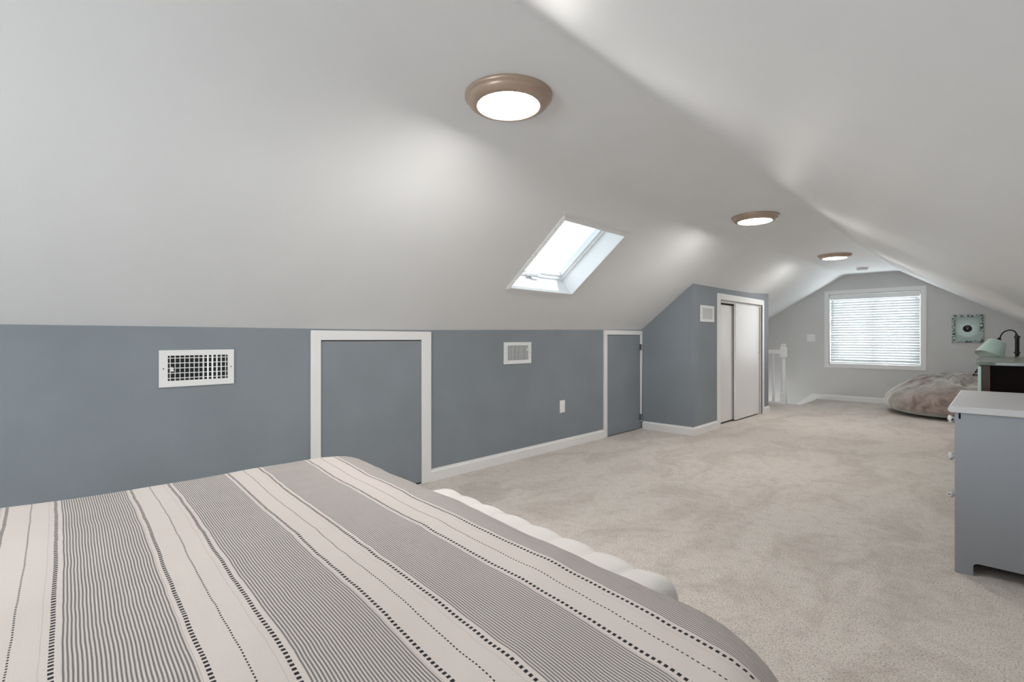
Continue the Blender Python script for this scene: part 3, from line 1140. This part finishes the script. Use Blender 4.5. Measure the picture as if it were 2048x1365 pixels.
lathe(bm, [(0.051, 0.0), (0.051, 0.0008), (0.0, 0.0008)], 48, Matrix.Translation((cxr, YF - 0.0107, czr)) @ R90, cap=False)
cl = obj('centre_label', bm, M['dark'], t)
tag(cl, label='round black centre label')
bm = B()
lathe(bm, [(0.006, 0.0), (0.0, 0.0004)], 16, Matrix.Translation((cxr, YF - 0.0116, czr)) @ R90, cap=False)
for k in range(9):      # a small arc of pale marks near the top of the label
    a = math.radians(62 + k * 7)
    rbox(bm, (cxr + 0.030 * math.cos(a), YF - 0.0117, czr + 0.030 * math.sin(a)), (0.003, 0.0004, 0.004), 0)
rbox(bm, (cxr - 0.006, YF - 0.0117, czr + 0.009), (0.016, 0.0004, 0.0022), Matrix.Rotation(0.6, 3, 'Y'))
rbox(bm, (cxr + 0.006, YF - 0.0117, czr + 0.009), (0.016, 0.0004, 0.0022), Matrix.Rotation(-0.6, 3, 'Y'))
obj('marks', bm, M['ink'], cl)


# ------------------------------------------------------------------ grey dresser
GX0, GX1, GY0, GY1, GZ = -0.146, 0.31, 3.0, 3.93, 0.748
t = thing('dresser', 'blue grey dresser with white crackled knobs in the right foreground', 'dresser', ((GX0 + GX1) / 2, (GY0 + GY1) / 2, 0))
bm = B()
th_ = 0.018


def side_panel(y):
    pts = [(GX0, 0), (GX0 + 0.062, 0), (GX0 + 0.062, 0.047), (GX0 + 0.068, 0.055), (GX0 + 0.078, 0.058), (GX1 - 0.075, 0.058), (GX1 - 0.063, 0.047), (GX1 - 0.062, 0), (GX1, 0), (GX1, 0.716), (GX0 + 0.020, 0.716), (GX0 + 0.020, 0.690), (GX0 + 0.014, 0.690), (GX0 + 0.014, 0.716), (GX0, 0.716)]
    prism(bm, [(x_, y, z_) for x_, z_ in pts], (0, th_, 0))


side_panel(GY0)
side_panel(GY1 - th_)
box(bm, (GX1 - 0.008, GY0 + th_, 0.06), (GX1, GY1 - th_, 0.716))
box(bm, (GX0 + 0.02, GY0 + th_, 0.06), (GX1 - 0.008, GY1 - th_, 0.075))
box(bm, (GX0 + 0.004, GY0 + th_, 0.004), (GX0 + 0.02, GY1 - th_, 0.125))  # front board added almost down to the floor to darken the underside
obj('carcass', bm, M['dresser'], t, bevel=0.0015)
bm = B()
prof = [(GX0 - 0.020, 0.722), (GX0 - 0.024, 0.730), (GX0 - 0.020, 0.744), (GX0 - 0.012, GZ), (GX1 + 0.004, GZ), (GX1 + 0.004, 0.717), (GX0 - 0.012, 0.717)]
prism(bm, [(x_, GY0 - 0.014, z_) for x_, z_ in prof], (0, GY1 - GY0 + 0.028, 0))
obj('top', bm, M['dressertop'], t, bevel=0.004)
zs = [0.132, 0.402, 0.578, 0.708]
zs = [(0.130, 0.395), (0.402, 0.573), (0.580, 0.708)]
for (z0, z1), kz in zip(zs, (0.309, 0.490, 0.667)):
    bm = B()
    box(bm, (GX0 - 0.001, GY0 + 0.022, z0), (GX0 + 0.012, GY1 - 0.022, z1))
    box(bm, (GX0 + 0.012, GY0 + 0.03, z0 + 0.01), (GX1 - 0.03, GY1 - 0.03, z1 - 0.02))
    dr = obj('drawer', bm, M['dresser'], t, bevel=0.003)
    for ky in (GY0 + 0.17, GY1 - 0.17):
        bm = B()
        lathe(bm, [(0.007, 0.0), (0.007, 0.008), (0.015, 0.012), (0.0185, 0.020), (0.0165, 0.029), (0.008, 0.033), (0.0, 0.0335)], 24, Matrix.Translation((GX0 - 0.001, ky, kz)) @ Matrix.Rotation(-PI / 2, 4, 'Y'), cap=False)
        obj('knob', bm, M['knob'], dr, smooth=True)

# ------------------------------------------------------------------ mint and walnut dresser
BX0, BX1, BY0, BY1, BZ = -0.088, 0.36, 4.46, 5.82, 0.900
t = thing('dresser', 'dark walnut dresser with mint drawer fronts and black knobs behind the grey dresser', 'dresser', ((BX0 + BX1) / 2, (BY0 + BY1) / 2, 0))
bm = B()
box(bm, (BX0 + 0.045, BY0 + 0.010, 0.10), (BX1 - 0.045, BY0 + 0.022, BZ - 0.025))
box(bm, (BX0 + 0.045, BY1 - 0.022, 0.10), (BX1 - 0.045, BY1 - 0.010, BZ - 0.025))
box(bm, (BX0 + 0.03, BY0 + 0.022, 0.10), (BX1 - 0.002, BY1 - 0.022, 0.12))
box(bm, (BX1 - 0.02, BY0 + 0.03, 0.12), (BX1 - 0.01, BY1 - 0.03, BZ - 0.025))
box(bm, (BX0 + 0.045, BY0 + 0.004, BZ - 0.075), (BX1 - 0.045, BY0 + 0.010, BZ - 0.025))
obj('carcass', bm, M['walnut'], t)
for yy in (BY0, BY1 - 0.045):
    for xx in (BX0 + 0.004, BX1 - 0.045):
        bm = B()
        box(bm, (xx, yy, 0), (xx + 0.04, yy + 0.045, BZ - 0.025))
        obj('corner_post', bm, M['walnutpost'], t, bevel=0.003)
bm = B()
# top with rounded front corners
pts = []
fx, bx2 = BX0 - 0.034, BX1 + 0.01
y0_, y1_ = BY0 - 0.03, BY1 + 0.03
rr = 0.11
for k in range(9):
    a = PI + (PI / 2) * k / 8
    pts.append((fx + rr + rr * math.cos(a), y0_ + rr * 1.4 + rr * 1.4 * math.sin(a), BZ - 0.024))
pts.append((bx2, y0_, BZ - 0.024))
pts.append((bx2, y1_, BZ - 0.024))
for k in range(9):
    a = PI / 2 + (PI / 2) * k / 8
    pts.append((fx + rr + rr * math.cos(a), y1_ - rr * 1.4 + rr * 1.4 * math.sin(a), BZ - 0.024))
prism(bm, pts, (0, 0, 0.024))
obj('top', bm, M['minttop'], t, bevel=0.004)
for k, (z0, z1) in enumerate(((0.14, 0.385), (0.40, 0.635), (0.65, 0.868))):
    for (ya, yb) in ((BY0 + 0.012, (BY0 + BY1) / 2 - 0.006), ((BY0 + BY1) / 2 + 0.006, BY1 - 0.012)):
        bm = B()
        box(bm, (BX0 - 0.016, ya, z0), (BX0 + 0.003, yb, z1))
        dr = tag(obj('drawer', bm, M['mint'], t, bevel=0.005), label='mint drawer front')
        for f_ in (0.22, 0.78):
            bm = B()
            lathe(bm, [(0.005, 0.0), (0.004, 0.018), (0.010, 0.021), (0.0105, 0.025), (0.006, 0.029), (0.0, 0.030)], 20, Matrix.Translation((BX0 - 0.016, lerp(ya, yb, f_), (z0 + z1) / 2 + 0.045)) @ Matrix.Rotation(-PI / 2, 4, 'Y'), cap=False)
            tag(obj('knob', bm, M['black'], dr, smooth=True), label='black knob')

# ------------------------------------------------------------------ floor lamp behind the dresser
LX, LY = 0.100, 6.06
t = thing('floor_lamp', 'black arched floor lamp with a mint green shade', 'lamp', (LX, LY, 0))
bm = B()
lathe(bm, [(0.0, 0.0), (0.13, 0.0), (0.13, 0.012), (0.10, 0.020), (0.02, 0.028), (0.012, 0.05)], 40, Matrix.Translation((LX, LY, 0)), cap=False)
obj('base', bm, M['black'], t)
bm = B()
lathe(bm, [(0.010, 0.03), (0.010, 1.085), (0.0, 1.09)], 16, Matrix.Translation((LX, LY, 0)), cap=False)
lathe(bm, [(0.005, 0.90), (0.005, 1.075)], 12, Matrix.Translation((LX + 0.014, LY - 0.004, 0)))
obj('pole', bm, M['black'], t, smooth=False)
for z in (0.930, 1.062):
    bm = B()
    lathe(bm, [(0.014, -0.006), (0.021, -0.006), (0.021, 0.006), (0.014, 0.006)], 20, Matrix.Translation((LX + 0.004, LY, z)))
    obj('collar', bm, M['black'], t)
Rv = Vector((0.7156, 0.6985, 0))
top = Vector((LX, LY, 1.075))


def LP(a, z):
    return Vector((LX, LY, 0)) - Rv * a + Vector((0, 0, z))


bm = B()
arm = []
for k in range(15):
    f_ = k / 14
    a = PI * 0.93 * f_
    arm.append(LP(0.070 * (1 - math.cos(a)), 1.085 + 0.045 * math.sin(a) - 0.035 * f_ * f_))
arm.append(LP(0.150, 1.040))
tube(bm, arm, 0.0055, 10)
obj('arm', bm, M['black'], t, smooth=True)
axis = (-Rv * 0.48 + Vector((0, 0, -0.80))).normalized()
q_ = axis.to_track_quat('Z', 'Y').to_matrix().to_4x4()
s0 = LP(0.147, 1.046)
Ms = Matrix.Translation(s0) @ q_
bm = B()
lathe(bm, [(0.0, -0.006), (0.013, -0.006), (0.016, 0.012), (0.016, 0.03), (0.02, 0.034), (0.0, 0.036)], 20, Ms, cap=False)
obj('socket', bm, M['black'], t)
bm = B()
lathe(bm, [(0.018, 0.030), (0.058, 0.030), (0.062, 0.034), (0.098, 0.170)], 40, Ms, cap=False)
lathe(bm, [(0.0965, 0.170), (0.060, 0.036), (0.018, 0.032)], 40, Ms, cap=False, mi=1)
obj('lamp_shade', bm, [M['lampshade'], M['shadein']], t, smooth=True)


# ------------------------------------------------------------------ beanbag
BCX, BCY = -0.43, 9.08
bm = B()
nu, nv_ = 160, 90
grid = []
for j in range(nv_ + 1):
    v = j / nv_
    ph = PI * v                    # 0 top, pi bottom
    row = []
    for i in range(nu):
        a = 2 * PI * i / nu
        R = 0.80 * (1 + 0.02 * math.sin(3 * a + 0.6) + 0.014 * math.sin(5 * a))
        s_, c_ = math.sin(ph), math.cos(ph)
        rr = math.copysign(abs(s_) ** 0.86, s_)
        x_ = R * rr * math.cos(a)
        y_ = R * rr * math.sin(a)
        up = max(0, c_)
        hh = 0.40 + 0.11 * (x_ / 0.8) + 0.05 * (y_ / 0.8)
        z_ = 0.165 + (hh * (up ** 0.92) if c_ >= 0 else -0.165 * (abs(c_) ** 0.55))
        # dent where it has been sat on
        d2 = ((x_ - 0.18) ** 2 + (y_ + 0.30) ** 2) / 0.07
        if c_ > 0:
            z_ -= 0.10 * math.exp(-d2) * up
        # folds: radial wrinkles near the middle, gathers on the flank
        if c_ > -0.2:
            r_ = math.hypot(x_ + 0.05, y_ - 0.1)
            ang_ = math.atan2(y_ - 0.1, x_ + 0.05)
            wr = noise.noise(Vector((math.cos(ang_) * 3.4, math.sin(ang_) * 3.4, r_ * 2.0))) * 1.0 + 0.7 * noise.noise(Vector((math.cos(ang_) * 8, math.sin(ang_) * 8, r_ * 3.5)))
            z_ += 0.075 * wr * math.exp(-((r_ - 0.40) / 0.24) ** 2)
        n3 = noise.noise(Vector((x_ * 4, y_ * 4, z_ * 4 + 5)))
        n4 = noise.noise(Vector((x_ * 9, y_ * 9, z_ * 16)))
        k_ = 1 + (0.022 * n3 + 0.018 * n4) * (1 if z_ > 0.02 else 0)
        row.append((BCX + x_ * k_, min(BCY + y_ * k_, YF - 0.02), max(0.0, z_)))
    grid.append(row)
vt = bm.verts.new(grid[0][0])
rows = [[bm.verts.new(p) for p in r] for r in grid[1:-1]]
vb = bm.verts.new((BCX, BCY, 0))
for i in range(nu):
    bm.faces.new((vt, rows[0][i], rows[0][(i + 1) % nu]))
    bm.faces.new((vb, rows[-1][(i + 1) % nu], rows[-1][i]))
for a, b_ in zip(rows, rows[1:]):
    for i in range(nu):
        bm.faces.new((a[i], b_[i], b_[(i + 1) % nu], a[(i + 1) % nu]))
o = obj('bean_bag', bm, M['bean'], smooth=True)
tag(o, 'large crumpled taupe suede beanbag on the carpet by the far wall', 'beanbag')

# ------------------------------------------------------------------ bed, bedspread and bench
BROT = -math.radians(3.8)
BED = thing('bed', 'low bed carrying the striped bedspread in the foreground', 'bed', (-1.0, -0.2, 0), BROT)
bm = B()
box(bm, (-0.765, -1.10, 0.12), (0.70, 0.92, 0.33))
obj('base', bm, M['bedbase'], BED, bevel=0.03, seg=3, world=False)
bm = B()
box(bm, (-0.755, -1.10, 0.331), (0.68, 0.91, 0.578))
obj('mattress', bm, M['mattress'], BED, bevel=0.05, seg=4, world=False)
for sx_ in (-0.68, 0.65):
    for sy_ in (-1.0, 0.86):
        bm = B()
        lathe(bm, [(0.022, 0.0), (0.03, 0.121)], 16, Matrix.Translation((sx_, sy_, 0)))
        obj('leg', bm, M['legwood'], BED, world=False)

CW0, CW1, CL1, CL0 = -0.83, 0.80, 1.075, -1.06      # plan extents of the covered bed (local)
Rp, rz = 0.15, 0.06
ix0, ix1, iy0, iy1 = CW0 + Rp, CW1 - Rp, CL0, CL1 - Rp
drop = 0.42
total = (Rp - rz) + rz * PI / 2 + drop
bm = B()
uvl = bm.loops.layers.uv.new('UVMap')
step = 0.02


def samples(a, b, ext0, ext1):
    s = []
    n = int((b + ext1 - (a - ext0)) / step)
    return [a - ext0 + (b + ext1 - a + ext0) * i / n for i in range(n + 1)]


SX = samples(ix0, ix1, total, total)
SY = samples(iy0, iy1, 0.0, total)
ZT = 0.627


def cloth(u, v):
    # the foot corner on the camera's side is softer than the one by the wall
    kk = max(0.0, min(1.0, (u + 0.2) / 0.6))
    kk = kk * kk * (3 - 2 * kk)
    Rp, rz = lerp(0.14, 0.24, kk), lerp(0.06, 0.10, kk)
    cx_ = min(max(u, CW0 + Rp), CW1 - Rp)
    cy_ = min(max(v, iy0), CL1 - Rp)
    dx, dy = u - cx_, v - cy_
    d = math.hypot(dx, dy)
    dirx, diry = (dx / d, dy / d) if d > 1e-9 else (0, 0)
    flat = Rp - rz
    if d <= flat:
        hz, dz = d, 0
    elif d <= flat + rz * PI / 2:
        a = (d - flat) / rz
        hz, dz = flat + rz * math.sin(a), rz * (1 - math.cos(a))
    else:
        e = d - flat - rz * PI / 2
        corner = abs(dirx * diry) * 2
        hz, dz = flat + rz + 0.06 * e * (0.2 + 1.6 * corner) , rz + e * 0.985
        wv = math.sin((u * 1.0 - v * 1.0) * 16 + 1.0) * 0.012 * min(1, e / 0.15)
        hz += max(0, wv) * 0.7
    x_, y_ = cx_ + dirx * hz, cy_ + diry * hz
    edge = max(0.0, min(1.0, 1 - dz / 0.1))
    # quilted softness: low swells plus fine creases lying across the stripes
    z_ = ZT - dz
    z_ += edge * (0.008 * noise.noise(Vector((x_ * 2.1, y_ * 2.6, 0.3))) + 0.0035 * noise.noise(Vector((x_ * 7.5 + 2, y_ * 4.0, 1.7))) + 0.0022 * noise.noise(Vector((x_ * 22, y_ * 9, 4.7))))
    return x_, y_, max(z_, 0.05)


VV = {}
for j, v in enumerate(SY):
    for i, u in enumerate(SX):
        VV[i, j] = bm.verts.new(cloth(u, v))
uvs = {}
for j, v in enumerate(SY):
    for i, u in enumerate(SX):
        # across-stripe coordinate, with the cloth lying a touch askew on the bed
        uvs[VV[i, j]] = (u, v + (-0.015 + 0.046 * (v - 0.2)) * (u + 0.85) + 0.005 * math.sin(u * 3.2 + v * 1.5) - 0.142 + 0.15 * max(0.0, u - 0.20) ** 2)
for j in range(len(SY) - 1):
    for i in range(len(SX) - 1):
        f = bm.faces.new((VV[i, j], VV[i + 1, j], VV[i + 1, j + 1], VV[i, j + 1]))
        for l in f.loops:
            l[uvl].uv = uvs[l.vert]
me = bpy.data.meshes.new('bedspread')
bm.normal_update()
bm.to_mesh(me)
bm.free()
for p in me.polygons:
    p.use_smooth = True
cv = bpy.data.objects.new('bedspread', me)
C.objects.link(cv)
me.materials.append(M['coverlet'])
cv.location = (-1.0, -0.2, 0)
cv.rotation_euler = (0, 0, BROT)
md = cv.modifiers.new('solid', 'SOLIDIFY')
md.thickness = 0.006
md.offset = -1
tag(cv, 'cream and grey striped woven bedspread with dashed black lines', 'bedspread')

# channel tufted bench beyond the foot of the bed
t = thing('bench', 'pale channel tufted upholstered bench at the foot of the striped bed', 'bench', (-1.065, 1.085, 0), -math.radians(5))
bm = B()
BLn, BWd = 1.04, 0.26
zb0, zb1 = 0.14, 0.475
nch = 8
nx_ = nch * 14
loopn = 64


def sec(k):
    a = 2 * PI * k / loopn
    c_, s_ = math.cos(a), math.sin(a)
    e = 0.42
    return math.copysign(abs(c_) ** e, c_), math.copysign(abs(s_) ** e, s_)


rings = []
for i in range(nx_ + 1):
    f_ = i / nx_
    x_ = (f_ - 0.5) * BLn
    ch = abs(math.sin(PI * f_ * nch)) ** 0.5
    endr = 0.055
    de = min(x_ + BLn / 2, BLn / 2 - x_)
    sh = 0.0 if de > endr else endr - math.sqrt(max(0, endr ** 2 - (endr - de) ** 2))
    ring = []
    for k in range(loopn):
        c_, s_ = sec(k)
        hw = BWd / 2 - 0.013 + 0.013 * ch - sh
        hh = (zb1 - zb0) / 2 - 0.011 + 0.011 * ch - sh
        ring.append(bm.verts.new((x_, c_ * hw, (zb0 + zb1) / 2 + s_ * hh)))
    rings.append(ring)
for a, b_ in zip(rings, rings[1:]):
    for k in range(loopn):
        bm.faces.new((a[k], b_[k], b_[(k + 1) % loopn], a[(k + 1) % loopn]))
bm.faces.new(rings[0])
bm.faces.new(rings[-1])
obj('cushioned_body', bm, M['bench'], t, smooth=True, world=False)
for sx_ in (-0.45, 0.45):
    for sy_ in (-0.12, 0.12):
        bm = B()
        lathe(bm, [(0.013, 0.0), (0.02, 0.15)], 14, Matrix.Translation((sx_, sy_, 0)))
        obj('leg', bm, M['legwood'], t, world=False)
